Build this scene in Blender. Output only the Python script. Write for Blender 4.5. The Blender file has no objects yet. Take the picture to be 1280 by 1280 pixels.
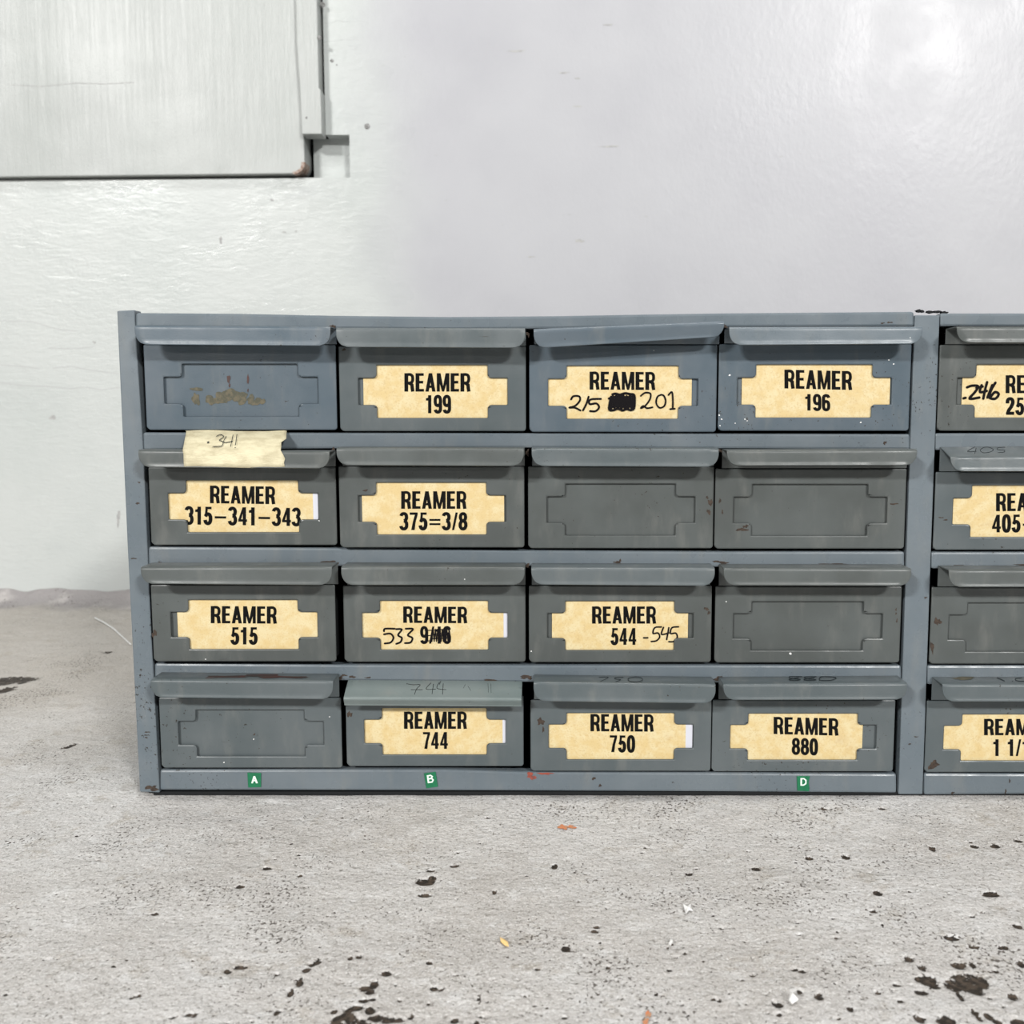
import bpy, bmesh, math, random
import numpy as np
from mathutils import Vector

# ------------------------------------------------------------------ camera, world, lamps, exposure
C = bpy.context.scene.collection
F, PX, PY = 1280.0, 690.0, 640.0          # focal length and principal point in pixels of a 1280 frame
TH = math.radians(6.1)                    # camera pitched down
D = 0.75                                  # camera to cabinet front
cam_d = bpy.data.cameras.new('camera'); cam = bpy.data.objects.new('camera', cam_d); C.objects.link(cam)
cam_d.sensor_width = 36; cam_d.lens = 36 * F / 1280; cam_d.shift_x = -(PX - 640) / 1280
ST, CT = math.sin(TH), math.cos(TH)
def ray(px, py):
    u, v = (px - PX) / F, (PY - py) / F
    return Vector((u, CT + v * ST, -ST + v * CT))
_d = ray(690, 995.5); H = -_d.z * D / _d.y
CAM = Vector((0, -D, H))
cam.location = CAM; cam.rotation_euler = (math.pi / 2 - TH, 0, 0)
cam_d.dof.use_dof = True; cam_d.dof.focus_distance = 0.75; cam_d.dof.aperture_fstop = 13
cam_d.clip_start = 0.02
bpy.context.scene.camera = cam

vs = bpy.context.scene.view_settings
vs.view_transform = 'Standard'; vs.look = 'None'; vs.gamma = 1; vs.use_curve_mapping = False
vs.exposure = 0.0
w = bpy.data.worlds.new('world'); bpy.context.scene.world = w; w.use_nodes = True
w.node_tree.nodes['Background'].inputs[0].default_value = (0.93, 0.97, 1.0, 1)
w.node_tree.nodes['Background'].inputs[1].default_value = 0.015

def lamp(x, y, z, power, sx=1.2, sy=0.4, col=(1, 0.985, 0.96), aim=(0, 0.3, 0.3)):
    l = bpy.data.lights.new('ceiling_lamp', 'AREA'); l.shape = 'RECTANGLE'; l.size = sx; l.size_y = sy
    l.energy = power; l.color = col
    o = bpy.data.objects.new('ceiling_lamp', l); C.objects.link(o); o.location = (x, y, z)
    o.rotation_euler = (Vector(aim) - Vector((x, y, z))).to_track_quat('-Z', 'Y').to_euler()
lamp(2.5, -4.9, 2.75, 265, 0.8, 0.3)
lamp(-2.7, -4.5, 2.75, 240, 0.8, 0.3)
lamp(-4.9, -10.7, 2.75, 85, 1.2, 0.25)
lamp(-6.6, -10.2, 2.75, 40, 1.2, 0.25)
lamp(0.2, -0.6, 2.75, 38, 1.2, 0.4, aim=(0.2, -0.4, 0))

# ------------------------------------------------------------------ helpers
def up(px, py, P, N):
    d = ray(px, py); t = (P - CAM).dot(N) / d.dot(N); return CAM + d * t
def atY(px, py, Y): return up(px, py, Vector((0, Y, 0)), Vector((0, 1, 0)))
def atZ(px, py, Z=0.0): return up(px, py, Vector((0, 0, Z)), Vector((0, 0, 1)))

def mk(name, verts, faces, mat, parent=None, origin=None, smooth=False, mats=None, fm=None, bevel=0, angle=35):
    me = bpy.data.meshes.new(name)
    O = Vector(origin) if origin is not None else Vector((0, 0, 0))
    me.from_pydata([tuple(Vector(v) - O) for v in verts], [], faces)
    for m in (mats or [mat]): me.materials.append(m)
    if fm:
        for p, i in zip(me.polygons, fm): p.material_index = i
    bm = bmesh.new(); bm.from_mesh(me); bmesh.ops.recalc_face_normals(bm, faces=bm.faces); bm.to_mesh(me); bm.free()
    if smooth:
        for p in me.polygons: p.use_smooth = True
        me.set_sharp_from_angle(angle=math.radians(angle))
    o = bpy.data.objects.new(name, me); C.objects.link(o)
    o.location = O - (world_loc(parent) if parent else Vector((0, 0, 0)))
    if parent: o.parent = parent
    if bevel:
        b = o.modifiers.new('bevel', 'BEVEL'); b.width = bevel; b.segments = 2; b.limit_method = 'ANGLE'; b.angle_limit = math.radians(40)
        b.harden_normals = False
    return o
def world_loc(o):
    v = Vector(o.location)
    while o.parent: o = o.parent; v = v + Vector(o.location)
    return v
def empty(name, loc, parent=None):
    o = bpy.data.objects.new(name, None); C.objects.link(o); o.empty_display_size = 0.05
    o.location = Vector(loc) - (world_loc(parent) if parent else Vector((0, 0, 0)))
    if parent: o.parent = parent
    return o
def tag(o, label=None, cat=None, group=None, kind=None):
    if label: o['label'] = label
    if cat: o['category'] = cat
    if group: o['group'] = group
    if kind: o['kind'] = kind
    return o
def prism(pts, depth, dirv=Vector((0, 1, 0))):
    n = len(pts); v = [Vector(p) for p in pts] + [Vector(p) + dirv * depth for p in pts]
    f = [list(range(n)), list(range(2 * n - 1, n - 1, -1))]
    f += [[i, (i + 1) % n, n + (i + 1) % n, n + i] for i in range(n)]
    return v, f
def box(x0, x1, y0, y1, z0, z1):
    return prism([(x0, y0, z0), (x1, y0, z0), (x1, y0, z1), (x0, y0, z1)], y1 - y0)
def join(*parts):
    V, Fc, M = [], [], []
    for i, p in enumerate(parts):
        v, f = p[0], p[1]; m = p[2] if len(p) > 2 else 0
        k = len(V); V += list(v); Fc += [[a + k for a in q] for q in f]; M += [m] * len(f)
    return V, Fc, M
def rpx(x0, y0, x1, y1, Y):
    return [atY(x0, y1, Y), atY(x1, y1, Y), atY(x1, y0, Y), atY(x0, y0, Y)]

# ------------------------------------------------------------------ materials
def new_mat(name):
    m = bpy.data.materials.new(name); m.use_nodes = True; nt = m.node_tree
    return m, nt, nt.nodes['Principled BSDF']
class N:
    def __init__(s, nt): s.nt = nt
    def n(s, t, **k):
        x = s.nt.nodes.new(t)
        for a, b in k.items(): setattr(x, a, b)
        return x
    def l(s, a, b): s.nt.links.new(a, b)
    def setin(s, sock, v):
        if hasattr(v, 'node'): s.l(v, sock)
        else: sock.default_value = v
    def math(s, op, a, b=0.0, c=None, clamp=False):
        x = s.n('ShaderNodeMath', operation=op, use_clamp=clamp); s.setin(x.inputs[0], a); s.setin(x.inputs[1], b)
        if c is not None: s.setin(x.inputs[2], c)
        return x.outputs[0]
    def mix(s, f, a, b, blend='MIX'):
        x = s.n('ShaderNodeMix', data_type='RGBA', blend_type=blend); s.setin(x.inputs[0], f)
        s.setin(x.inputs[6], a if hasattr(a, 'node') else (*a, 1)); s.setin(x.inputs[7], b if hasattr(b, 'node') else (*b, 1)); return x.outputs[2]
    def noise(s, vec, scale, detail=4, rough=0.55, dist=0):
        x = s.n('ShaderNodeTexNoise'); s.l(vec, x.inputs['Vector']); x.inputs['Scale'].default_value = scale
        x.inputs['Detail'].default_value = detail; x.inputs['Roughness'].default_value = rough; x.inputs['Distortion'].default_value = dist
        return x.outputs[0]
    def ramp(s, v, a, b, lo=0.0, hi=1.0):
        x = s.n('ShaderNodeMapRange', interpolation_type='SMOOTHSTEP'); s.setin(x.inputs[0], v)
        for i, q in enumerate((a, b, lo, hi)): x.inputs[i + 1].default_value = q
        return x.outputs[0]
    def scale(s, vec, v, off=None):
        x = s.n('ShaderNodeMapping'); s.l(vec, x.inputs[0]); x.inputs['Scale'].default_value = v
        if off is not None: s.l(off, x.inputs['Location'])
        return x.outputs[0]
    def bump(s, h, strength, dist, prev=None):
        x = s.n('ShaderNodeBump'); x.inputs['Strength'].default_value = strength; x.inputs['Distance'].default_value = dist
        s.l(h, x.inputs['Height'])
        if prev is not None: s.l(prev, x.inputs['Normal'])
        return x.outputs[0]
    def pos(s): return s.n('ShaderNodeNewGeometry').outputs['Position']

def paint(name, col, col2, rough=0.42, wear=1.0):
    m, nt, p = new_mat(name); g = N(nt); P = g.pos()
    c = g.mix(g.ramp(g.noise(P, 14, 4), 0.35, 0.68), col, col2)
    # dusty film with a soft vertical streak
    c = g.mix(g.math('MULTIPLY', g.ramp(g.noise(g.scale(P, (60, 60, 18)), 1.0, 5, 0.6), 0.5, 0.8), 0.35), c, (0.20, 0.20, 0.185))
    # small dark chips, denser where the large noise is high
    dens = g.ramp(g.noise(P, 9, 3), 0.45, 0.7, 0.0, 0.078 * wear)
    chips = g.noise(P, 420, 3, 0.6); thr = g.math('SUBTRACT', 0.735, dens)
    k = g.ramp(g.math('SUBTRACT', chips, thr), 0.0, 0.015)
    c = g.mix(k, c, (0.028, 0.024, 0.02))
    # hair scratches
    sc = g.noise(g.scale(P, (30, 30, 420)), 1.0, 3, 0.7)
    k2 = g.math('MULTIPLY', g.ramp(sc, 0.70, 0.74), g.ramp(g.noise(P, 22, 2), 0.52, 0.62))
    c = g.mix(g.math('MULTIPLY', k2, 0.7), c, (0.05, 0.05, 0.05))
    # pale flecks of wall paint
    fl = g.n('ShaderNodeTexVoronoi'); g.l(P, fl.inputs['Vector']); fl.inputs['Scale'].default_value = 75
    kf = g.math('MULTIPLY', g.ramp(fl.outputs['Distance'], 0.045, 0.03), g.ramp(g.noise(P, 17, 2), 0.60, 0.66))
    c = g.mix(kf, c, (0.62, 0.64, 0.63))
    g.l(c, p.inputs['Base Color'])
    p.inputs['Specular IOR Level'].default_value = 0.36
    g.l(g.ramp(g.noise(P, 50, 4), 0.3, 0.8, rough - 0.06, rough + 0.14), p.inputs['Roughness'])
    n1 = g.bump(g.noise(P, 900, 2), 0.10, 0.0004); n2 = g.bump(g.noise(P, 30, 2), 0.22, 0.0025, n1)
    n3 = g.bump(g.math('SUBTRACT', 1.0, k), 0.3, 0.0003, n2)
    g.l(n3, p.inputs['Normal'])
    return m
M_RAIL = paint('cool_grey_enamel', (0.113, 0.139, 0.159), (0.138, 0.163, 0.182), 0.30, 1.5)
M_BLUE = paint('blue_grey_enamel', (0.077, 0.104, 0.127), (0.101, 0.125, 0.147), 0.34, 1.1)
M_GREY = paint('neutral_grey_enamel', (0.067, 0.075, 0.073), (0.087, 0.098, 0.097), 0.36, 1.1)
M_MID = paint('mid_grey_enamel', (0.075, 0.092, 0.098), (0.099, 0.115, 0.121), 0.36, 1.2)
M_PALE = paint('pale_green_grey_enamel', (0.119, 0.150, 0.148), (0.154, 0.183, 0.180), 0.40, 1.4)

def plain(name, col, rough=0.6, var=None, vs_=60, bump=0.0, spec=0.5):
    m, nt, p = new_mat(name); g = N(nt); P = g.pos(); p.inputs['Specular IOR Level'].default_value = spec
    if var: g.l(g.mix(g.ramp(g.noise(P, vs_, 5), 0.35, 0.65), col, var), p.inputs['Base Color'])
    else: p.inputs['Base Color'].default_value = (*col, 1)
    p.inputs['Roughness'].default_value = rough
    if bump: g.l(g.bump(g.noise(P, vs_ * 4, 4), bump, 0.0005), p.inputs['Normal'])
    return m
M_INK = plain('black_print_ink', (0.004, 0.004, 0.004), 0.8, spec=0.12)
M_PEN = plain('marker_ink', (0.006, 0.005, 0.006), 0.8, spec=0.12)
M_PENCIL = plain('faded_pen', (0.02, 0.027, 0.03), 0.8, spec=0.1)
M_DARK = plain('dark_steel_and_gap_shade', (0.012, 0.013, 0.014), 0.8, spec=0.2)  # interior steel; also shade coloured into the cabinet and hatch gaps
M_WHITE = plain('white_paper', (0.56, 0.57, 0.63), 0.7)
M_RUST = plain('dark_rust', (0.028, 0.019, 0.014), 0.85, (0.055, 0.037, 0.026), 500, 0.4)
M_GLUE = plain('old_glue_residue', (0.135, 0.120, 0.085), 0.85, (0.085, 0.085, 0.065), 350, 0.3, spec=0.2)
M_RED = plain('red_paint_mark', (0.30, 0.055, 0.03), 0.7, (0.16, 0.05, 0.04), 300)
M_OXB = plain('oxide_red_primer', (0.062, 0.022, 0.017), 0.6, (0.04, 0.03, 0.027), 150)
M_OXR = plain('orange_rust_stain', (0.60, 0.20, 0.08), 0.8, (0.42, 0.25, 0.15), 300)
M_GREEN = plain('green_embossing_tape', (0.005, 0.13, 0.055), 0.35, (0.006, 0.155, 0.065), 200)
M_LETW = plain('white_embossed_letter', (0.72, 0.85, 0.75), 0.5)
M_CHIP = plain('white_paint_flake', (0.86, 0.86, 0.84), 0.5, (0.7, 0.7, 0.7), 300, 0.3)
M_YCHIP = plain('yellow_paint_flake', (0.80, 0.55, 0.22), 0.5, (0.7, 0.5, 0.25), 300, 0.3)
M_SCREW = plain('tarnished_screw_steel', (0.10, 0.10, 0.095), 0.5, (0.3, 0.3, 0.3), 300)

def card_mat():
    m, nt, p = new_mat('yellow_parchment_card'); g = N(nt); P = g.pos()
    c = g.mix(g.ramp(g.noise(P, 110, 5, 0.65), 0.36, 0.66), (0.601, 0.459, 0.220), (0.645, 0.548, 0.326))
    c = g.mix(g.math('MULTIPLY', g.ramp(g.noise(P, 900, 3), 0.52, 0.7), 0.55), c, (0.50, 0.35, 0.16))
    c = g.mix(g.math('MULTIPLY', g.ramp(g.noise(P, 38, 4), 0.58, 0.75), 0.45), c, (0.50, 0.36, 0.19))
    c = g.mix(g.math('MULTIPLY', g.ramp(g.noise(g.scale(P, (1, 1, 2)), 260, 4, 0.8, 1.0), 0.70, 0.74), 0.6), c, (0.30, 0.22, 0.13))
    g.l(c, p.inputs['Base Color']); p.inputs['Roughness'].default_value = 0.5
    g.l(g.bump(g.noise(P, 60, 2), 0.25, 0.002), p.inputs['Normal'])
    return m
M_CARD = card_mat()
def tape_mat():
    m, nt, p = new_mat('masking_tape'); g = N(nt); P = g.pos()
    c = g.mix(g.ramp(g.noise(g.scale(P, (1, 1, 2.5)), 70, 5, 0.65), 0.38, 0.66), (0.60, 0.55, 0.38), (0.46, 0.41, 0.27))
    g.l(c, p.inputs['Base Color']); p.inputs['Roughness'].default_value = 0.65
    g.l(g.bump(g.noise(g.scale(P, (1, 1, 3)), 300, 3), 0.5, 0.0006), p.inputs['Normal'])
    return m
M_TAPE = tape_mat()

YW = 0.768
XN, ZN = atY(437, 222, YW).x, atY(437, 222, YW).z
def wall_mat(name, leaf=False):
    m, nt, p = new_mat(name); g = N(nt); P = g.pos()
    sep = g.n('ShaderNodeSeparateXYZ'); g.l(P, sep.inputs[0]); X, Z = sep.outputs[0], sep.outputs[2]
    if leaf:
        c = g.mix(g.ramp(g.noise(g.scale(P, (9, 9, 1.4)), 1.0, 5), 0.3, 0.7), (0.361, 0.380, 0.370), (0.407, 0.424, 0.416))
        g.l(c, p.inputs['Base Color']); p.inputs['Roughness'].default_value = 0.30; p.inputs['Specular IOR Level'].default_value = 0.22
        n1 = g.bump(g.math('MULTIPLY', g.noise(g.scale(P, (170, 170, 13)), 1.0, 5, 0.7, 0.9), g.ramp(g.noise(P, 6, 3), 0.3, 0.65, 0.3, 1.0)), 0.24, 0.0030)
        n2 = g.bump(g.noise(P, 420, 3), 0.16, 0.0012, n1)
        n3 = g.bump(g.noise(P, 7, 2), 0.3, 0.01, n2); g.l(n3, p.inputs['Normal']); return m
    # old brushed plaster at left, smoother newer coat to the right of a ragged seam
    seam = g.math('ADD', X, g.math('MULTIPLY', g.noise(P, 9, 4), 0.12)); seam = g.math('ADD', seam, g.math('MULTIPLY', Z, 0.06))
    k = g.ramp(seam, XN + 0.075, XN + 0.235)
    a = g.mix(g.ramp(g.noise(P, 5, 5), 0.3, 0.7), (0.455, 0.482, 0.473), (0.495, 0.517, 0.508))
    stain = g.math('MULTIPLY', g.ramp(g.noise(g.scale(P, (1.6, 1, 4)), 6, 5, 0.65), 0.60, 0.74), 0.30)
    a = g.mix(stain, a, (0.40, 0.42, 0.43))
    crack = g.math('MULTIPLY', g.ramp(g.math('ABSOLUTE', g.math('SUBTRACT', g.noise(g.scale(P, (1.2, 1, 6)), 2.2, 5, 0.6), 0.5)), 0.006, 0.001), g.ramp(g.noise(P, 6, 2), 0.5, 0.62))
    a = g.mix(g.math('MULTIPLY', crack, 0.35), a, (0.30, 0.31, 0.31))
    b = g.mix(g.ramp(g.noise(P, 3, 4), 0.3, 0.7), (0.388, 0.392, 0.418), (0.422, 0.428, 0.450))
    sp = g.math('MULTIPLY', g.ramp(g.noise(g.scale(P, (1, 1, 3)), 45, 3), 0.73, 0.77), 0.35)
    b = g.mix(sp, b, (0.33, 0.33, 0.32))
    c = g.mix(k, a, b)
    g.l(c, p.inputs['Base Color'])
    rm = g.n('ShaderNodeMix', data_type='FLOAT'); g.l(k, rm.inputs[0]); g.l(g.ramp(g.noise(g.scale(P, (1, 1, 2)), 9, 4), 0.38, 0.62, 0.13, 0.34), rm.inputs[2]); g.l(g.ramp(g.noise(P, 12, 3), 0.3, 0.7, 0.29, 0.37), rm.inputs[3])
    g.l(rm.outputs[0], p.inputs['Roughness']); p.inputs['Specular IOR Level'].default_value = 0.21
    ha = g.math('ADD', g.noise(g.scale(P, (40, 40, 130)), 1.0, 5, 0.65, 0.6), g.math('MULTIPLY', g.noise(P, 14, 4), 1.4))
    hb = g.math('ADD', g.math('MULTIPLY', g.noise(g.scale(P, (130, 130, 80)), 1.0, 3, 0.5), 0.35), g.math('MULTIPLY', g.noise(P, 9, 3), 1.0))
    hm = g.n('ShaderNodeMix', data_type='FLOAT'); g.l(k, hm.inputs[0]); g.l(ha, hm.inputs[2]); g.l(hb, hm.inputs[3])
    n0 = g.bump(g.noise(g.scale(P, (1, 1, .7)), 260, 3, 0.6), 0.12, 0.0012); n1 = g.bump(hm.outputs[0], 0.20, 0.0038, n0)
    g.l(n1, p.inputs['Normal'])
    return m
M_WALL = wall_mat('white_wall_paint'); M_LEAF = wall_mat('brushed_white_gloss_paint', True)

def floor_mat():
    m, nt, p = new_mat('worn_painted_concrete'); g = N(nt); P = g.pos()
    sep = g.n('ShaderNodeSeparateXYZ'); g.l(P, sep.inputs[0]); X, Y = sep.outputs[0], sep.outputs[1]
    c = g.mix(g.ramp(g.noise(P, 7, 5, 0.6), 0.34, 0.66), (0.475, 0.455, 0.435), (0.575, 0.565, 0.556))
    c = g.mix(g.math('MULTIPLY', g.ramp(g.noise(P, 28, 5, 0.7), 0.53, 0.70), 0.7), c, (0.325, 0.285, 0.235))
    c = g.mix(g.math('MULTIPLY', g.ramp(g.noise(P, 55, 4, 0.6), 0.50, 0.70), 0.5), c, (0.665, 0.667, 0.667))
    c = g.mix(g.math('MULTIPLY', g.ramp(g.noise(P, 330, 4, 0.75), 0.53, 0.64), 0.78), c, (0.20, 0.185, 0.165))
    c = g.mix(g.math('MULTIPLY', g.ramp(g.noise(P, 700, 3, 0.6), 0.53, 0.62), 0.5), c, (0.80, 0.80, 0.79))
    # darker, warmer bare cement beside and behind the cabinet, greyer at the foot of the wall
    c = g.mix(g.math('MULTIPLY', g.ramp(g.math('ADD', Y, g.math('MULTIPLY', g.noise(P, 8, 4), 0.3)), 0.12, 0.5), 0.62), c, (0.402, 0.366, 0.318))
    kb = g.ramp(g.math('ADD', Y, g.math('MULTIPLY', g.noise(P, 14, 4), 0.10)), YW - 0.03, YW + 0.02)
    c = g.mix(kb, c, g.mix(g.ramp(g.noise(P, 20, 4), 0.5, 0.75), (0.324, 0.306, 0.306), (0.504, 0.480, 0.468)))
    # tiny pinholes and grit
    dens = g.ramp(g.noise(P, 16, 3), 0.38, 0.70, 0.0, 0.16)
    k = g.ramp(g.math('SUBTRACT', g.noise(g.scale(P, (1, 0.75, 1)), 480, 2, 0.5), g.math('SUBTRACT', 0.735, dens)), 0, 0.02)
    k = g.math('MULTIPLY', k, 0.85)
    at = g.n('ShaderNodeAttribute', attribute_name='pit')
    pk = g.ramp(g.math('ADD', at.outputs['Fac'], g.math('MULTIPLY', g.math('SUBTRACT', g.noise(P, 230, 5, 0.75), 0.5), g.math('MINIMUM', 2.8, g.math('MULTIPLY', at.outputs['Fac'], 9.0)))), 0.50, 0.58)
    c = g.mix(k, c, (0.075, 0.062, 0.052))
    c = g.mix(pk, c, g.mix(g.ramp(g.noise(P, 350, 3), 0.45, 0.6), (0.022, 0.017, 0.013), (0.070, 0.052, 0.038)))
    g.l(c, p.inputs['Base Color'])
    g.l(g.ramp(g.noise(P, 30, 3), 0.3, 0.7, 0.48, 0.72), p.inputs['Roughness'])
    p.inputs['Specular IOR Level'].default_value = 0.35
    h = g.math('ADD', g.noise(P, 260, 5, 0.7), g.math('MULTIPLY', g.noise(P, 45, 4), 2.2))
    n1 = g.bump(h, 0.62, 0.0030); n2 = g.bump(g.math('SUBTRACT', 1.0, g.math('MAXIMUM', k, pk)), 0.7, 0.0008, n1)
    g.l(n2, p.inputs['Normal'])
    return m
M_FLOOR = floor_mat()

# ------------------------------------------------------------------ floor: real relief with pits
rng = np.random.default_rng(11)
def axis(segs):
    out = [segs[0][0]]
    for a, b, s in segs:
        n = max(1, int(round((b - a) / s))); out += list(np.linspace(a, b, n + 1)[1:])
    return np.array(out)
gx = axis([(-3, -0.95, 0.2), (-0.95, -0.44, 0.006), (-0.44, 0.43, 0.0010), (0.43, 0.9, 0.006), (0.9, 3, 0.2)])
gy = axis([(-6, -1.0, 0.5), (-1.0, -0.31, 0.02), (-0.31, 0.01, 0.0010), (0.01, YW + 0.04, 0.006)])
XX, YY = np.meshgrid(gx, gy)
def vnoise(x, y, s, seed):
    r = np.random.default_rng(seed).random((64, 64)); fx, fy = x * s + 31.7, y * s + 17.3
    ix, iy = np.floor(fx).astype(int), np.floor(fy).astype(int); tx, ty = fx - ix, fy - iy
    tx = tx * tx * (3 - 2 * tx); ty = ty * ty * (3 - 2 * ty); q = lambda a, b: r[(iy + b) % 64, (ix + a) % 64]
    return (q(0, 0) * (1 - tx) + q(1, 0) * tx) * (1 - ty) + (q(0, 1) * (1 - tx) + q(1, 1) * tx) * ty - 0.5
Zf = 0.0010 * vnoise(XX, YY, 22, 1) + 0.0006 * vnoise(XX, YY, 60, 2)
pit = np.zeros_like(XX)
def add_pit(x, y, rx, ry, a=1.0):
    i0, i1 = np.searchsorted(gy, y - ry * 2), np.searchsorted(gy, y + ry * 2)
    j0, j1 = np.searchsorted(gx, x - rx * 2), np.searchsorted(gx, x + rx * 2)
    if i1 <= i0 or j1 <= j0: return
    xs, ys = XX[i0:i1, j0:j1] - x, YY[i0:i1, j0:j1] - y
    v = a * np.clip(1.2 - 0.6 * ((xs / rx) ** 2 + (ys / ry) ** 2), 0, 1)
    pit[i0:i1, j0:j1] = np.maximum(pit[i0:i1, j0:j1], v)
# (px, py, half width px, half height px) of pits in the photograph
PITS = [(1210,1228,17,11),(1224,1226,10,8),(1222,1238,8,5),(1193,1231,12,7),(1160,1225,12,6),(1150,1224,6,3),(1168,1231,7,4),(1135,1199,7,3),(1152,1208,5,5),
 (1199,1206,9,4),(1216,1205,4,3),(1190,1172,9,3),(1217,1183,6,2),(1256,1184,4,2),(1276,1204,5,4),(1266,1245,6,4),(1200,1245,4,5),(1245,1213,3,2),
 (1183,1276,11,7),(1150,1273,7,5),(1272,1277,8,6),(1236,1270,6,4),(1246,1276,5,4),(1218,1265,4,4),(1224,1272,4,4),(1152,1240,8,3),(1166,1230,5,3),
 (1121,1231,5,2),(1097,1241,3,2),(1115,1238,3,2),(1125,1251,3,2),(1063,1262,4,3),(1023,1246,6,4),(972,1255,6,4),(1000,1240,5,2),(1003,1214,5,2),(1238,1118,11,3),
 (1097,1117,6,3),(1092,1140,5,2),(1244,1058,6,2),(1218,1058,5,2),(1057,1071,5,3),(1273,1051,5,2),(1272,1157,5,3),(1011,1073,5,2),(945,1086,6,2),(902,1159,4,2),
 (861,1092,4,2),(693,1083,4,3),(708,1185,6,3),(744,1164,5,2),(746,1158,5,2),(760,1208,3,2),(892,1248,4,2),(899,1250,3,2),
 (532,1102,12,4),(540,1098,5,3),(531,1119,8,2),(568,1082,5,2),(538,1088,5,1.6),(397,1202,5,4),(383,1213,5,3),(375,1228,5,5),(364,1240,4,5),(390,1206,4,3),
 (449,1196,4,2.5),(438,1198,3,2.5),(456,1236,6,3),(468,1231,5,5),(462,1240,6,3),(483,1217,7,3),(455,1251,6,2.5),(466,1249,4,2),(447,1281,14,8),(433,1266,6,8),(437,1272,6,7),
 (420,1275,7,6),(445,1260,8,3),(417,1264,4,2.5),(463,1263,7,4),(470,1272,9,4),(484,1274,9,4),(496,1274,9,3),(513,1270,4,3),(421,1281,8,4),(300,1108,6,2),(334,1085,6,2),
 (375,1094,3,1.6),(284,1213,4,2.5),(286,1214,3,2),(346,1217,3,2),(300,1208,8,2),(537,1204,4,2),(543,1236,5,2.5),(551,1237,3,2),(618,1116,3,2.5),(598,1248,3,2),(595,1278,4,4),
 (236,1268,5,2.5),(243,1269,4,2.5),(194,1142,4,1.6),(58,1199,5,1.6),(172,1245,5,2),(500,1250,3,2),(535,1254,2,2),(568,1274,5,3),(345,1266,3,2.5),
 (20,849,26,3.5),(-6,853,22,3.5),(8,862,9,4),(28,853,6,2),(92,930,5,1.6),(82,934,5,1.4),(136,815,6,1.4),(1165,1060,4,3),(1102,1010,4,1.4),(1031,1010,5,1.4)]
for (a, b, rx, ry) in PITS:
    p0, p1, p2 = atZ(a, b), atZ(a + rx, b), atZ(a, b - ry)
    add_pit(p0.x, p0.y, max(abs(p1.x - p0.x), .0009), max(abs(p2.y - p0.y), .0009))
for i in range(800):
    a, b = rng.uniform(-20, 1300), 998 + 290 * rng.random() ** 0.8
    if rng.random() > 0.35 + 0.65 * (0.5 + vnoise(np.array(a), np.array(b), 0.012, 8)) * (1.3 if a > 640 else 0.8): continue
    p0 = atZ(a, b); r = 0.0004 + 0.0008 * rng.random() ** 3
    add_pit(p0.x, p0.y, r * rng.uniform(1, 1.7), r * rng.uniform(0.8, 1.3), rng.uniform(0.6, 1))
Zf -= 0.0012 * np.clip(pit, 0, 1)
Zf += 0.022 * np.clip((YY - (YW - 0.05)) / 0.05, 0, 1) ** 2 * (1 + 0.9 * vnoise(XX, YY * 0, 12, 5) + .5 * vnoise(XX, YY * 0, 40, 6))
Zf += (np.abs(YY - 0.2) < 0.3) * 0
ny, nx = XX.shape
co = np.stack([XX, YY, Zf], -1).reshape(-1, 3)
idx = np.arange(ny * nx).reshape(ny, nx)
qd = np.stack([idx[:-1, :-1], idx[:-1, 1:], idx[1:, 1:], idx[1:, :-1]], -1).reshape(-1)
me = bpy.data.meshes.new('floor'); nf = len(qd) // 4
me.vertices.add(len(co)); me.vertices.foreach_set('co', co.ravel())
me.loops.add(len(qd)); me.loops.foreach_set('vertex_index', qd)
me.polygons.add(nf); me.polygons.foreach_set('loop_start', np.arange(nf) * 4)
me.polygons.foreach_set('use_smooth', np.ones(nf, bool))
me.update(calc_edges=True)
at = me.attributes.new('pit', 'FLOAT', 'POINT'); at.data.foreach_set('value', pit.ravel().astype(np.float32))
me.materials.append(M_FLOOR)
floor = bpy.data.objects.new('floor', me); C.objects.link(floor); tag(floor, 'worn grey concrete floor with dark pits', kind='structure')

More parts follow.
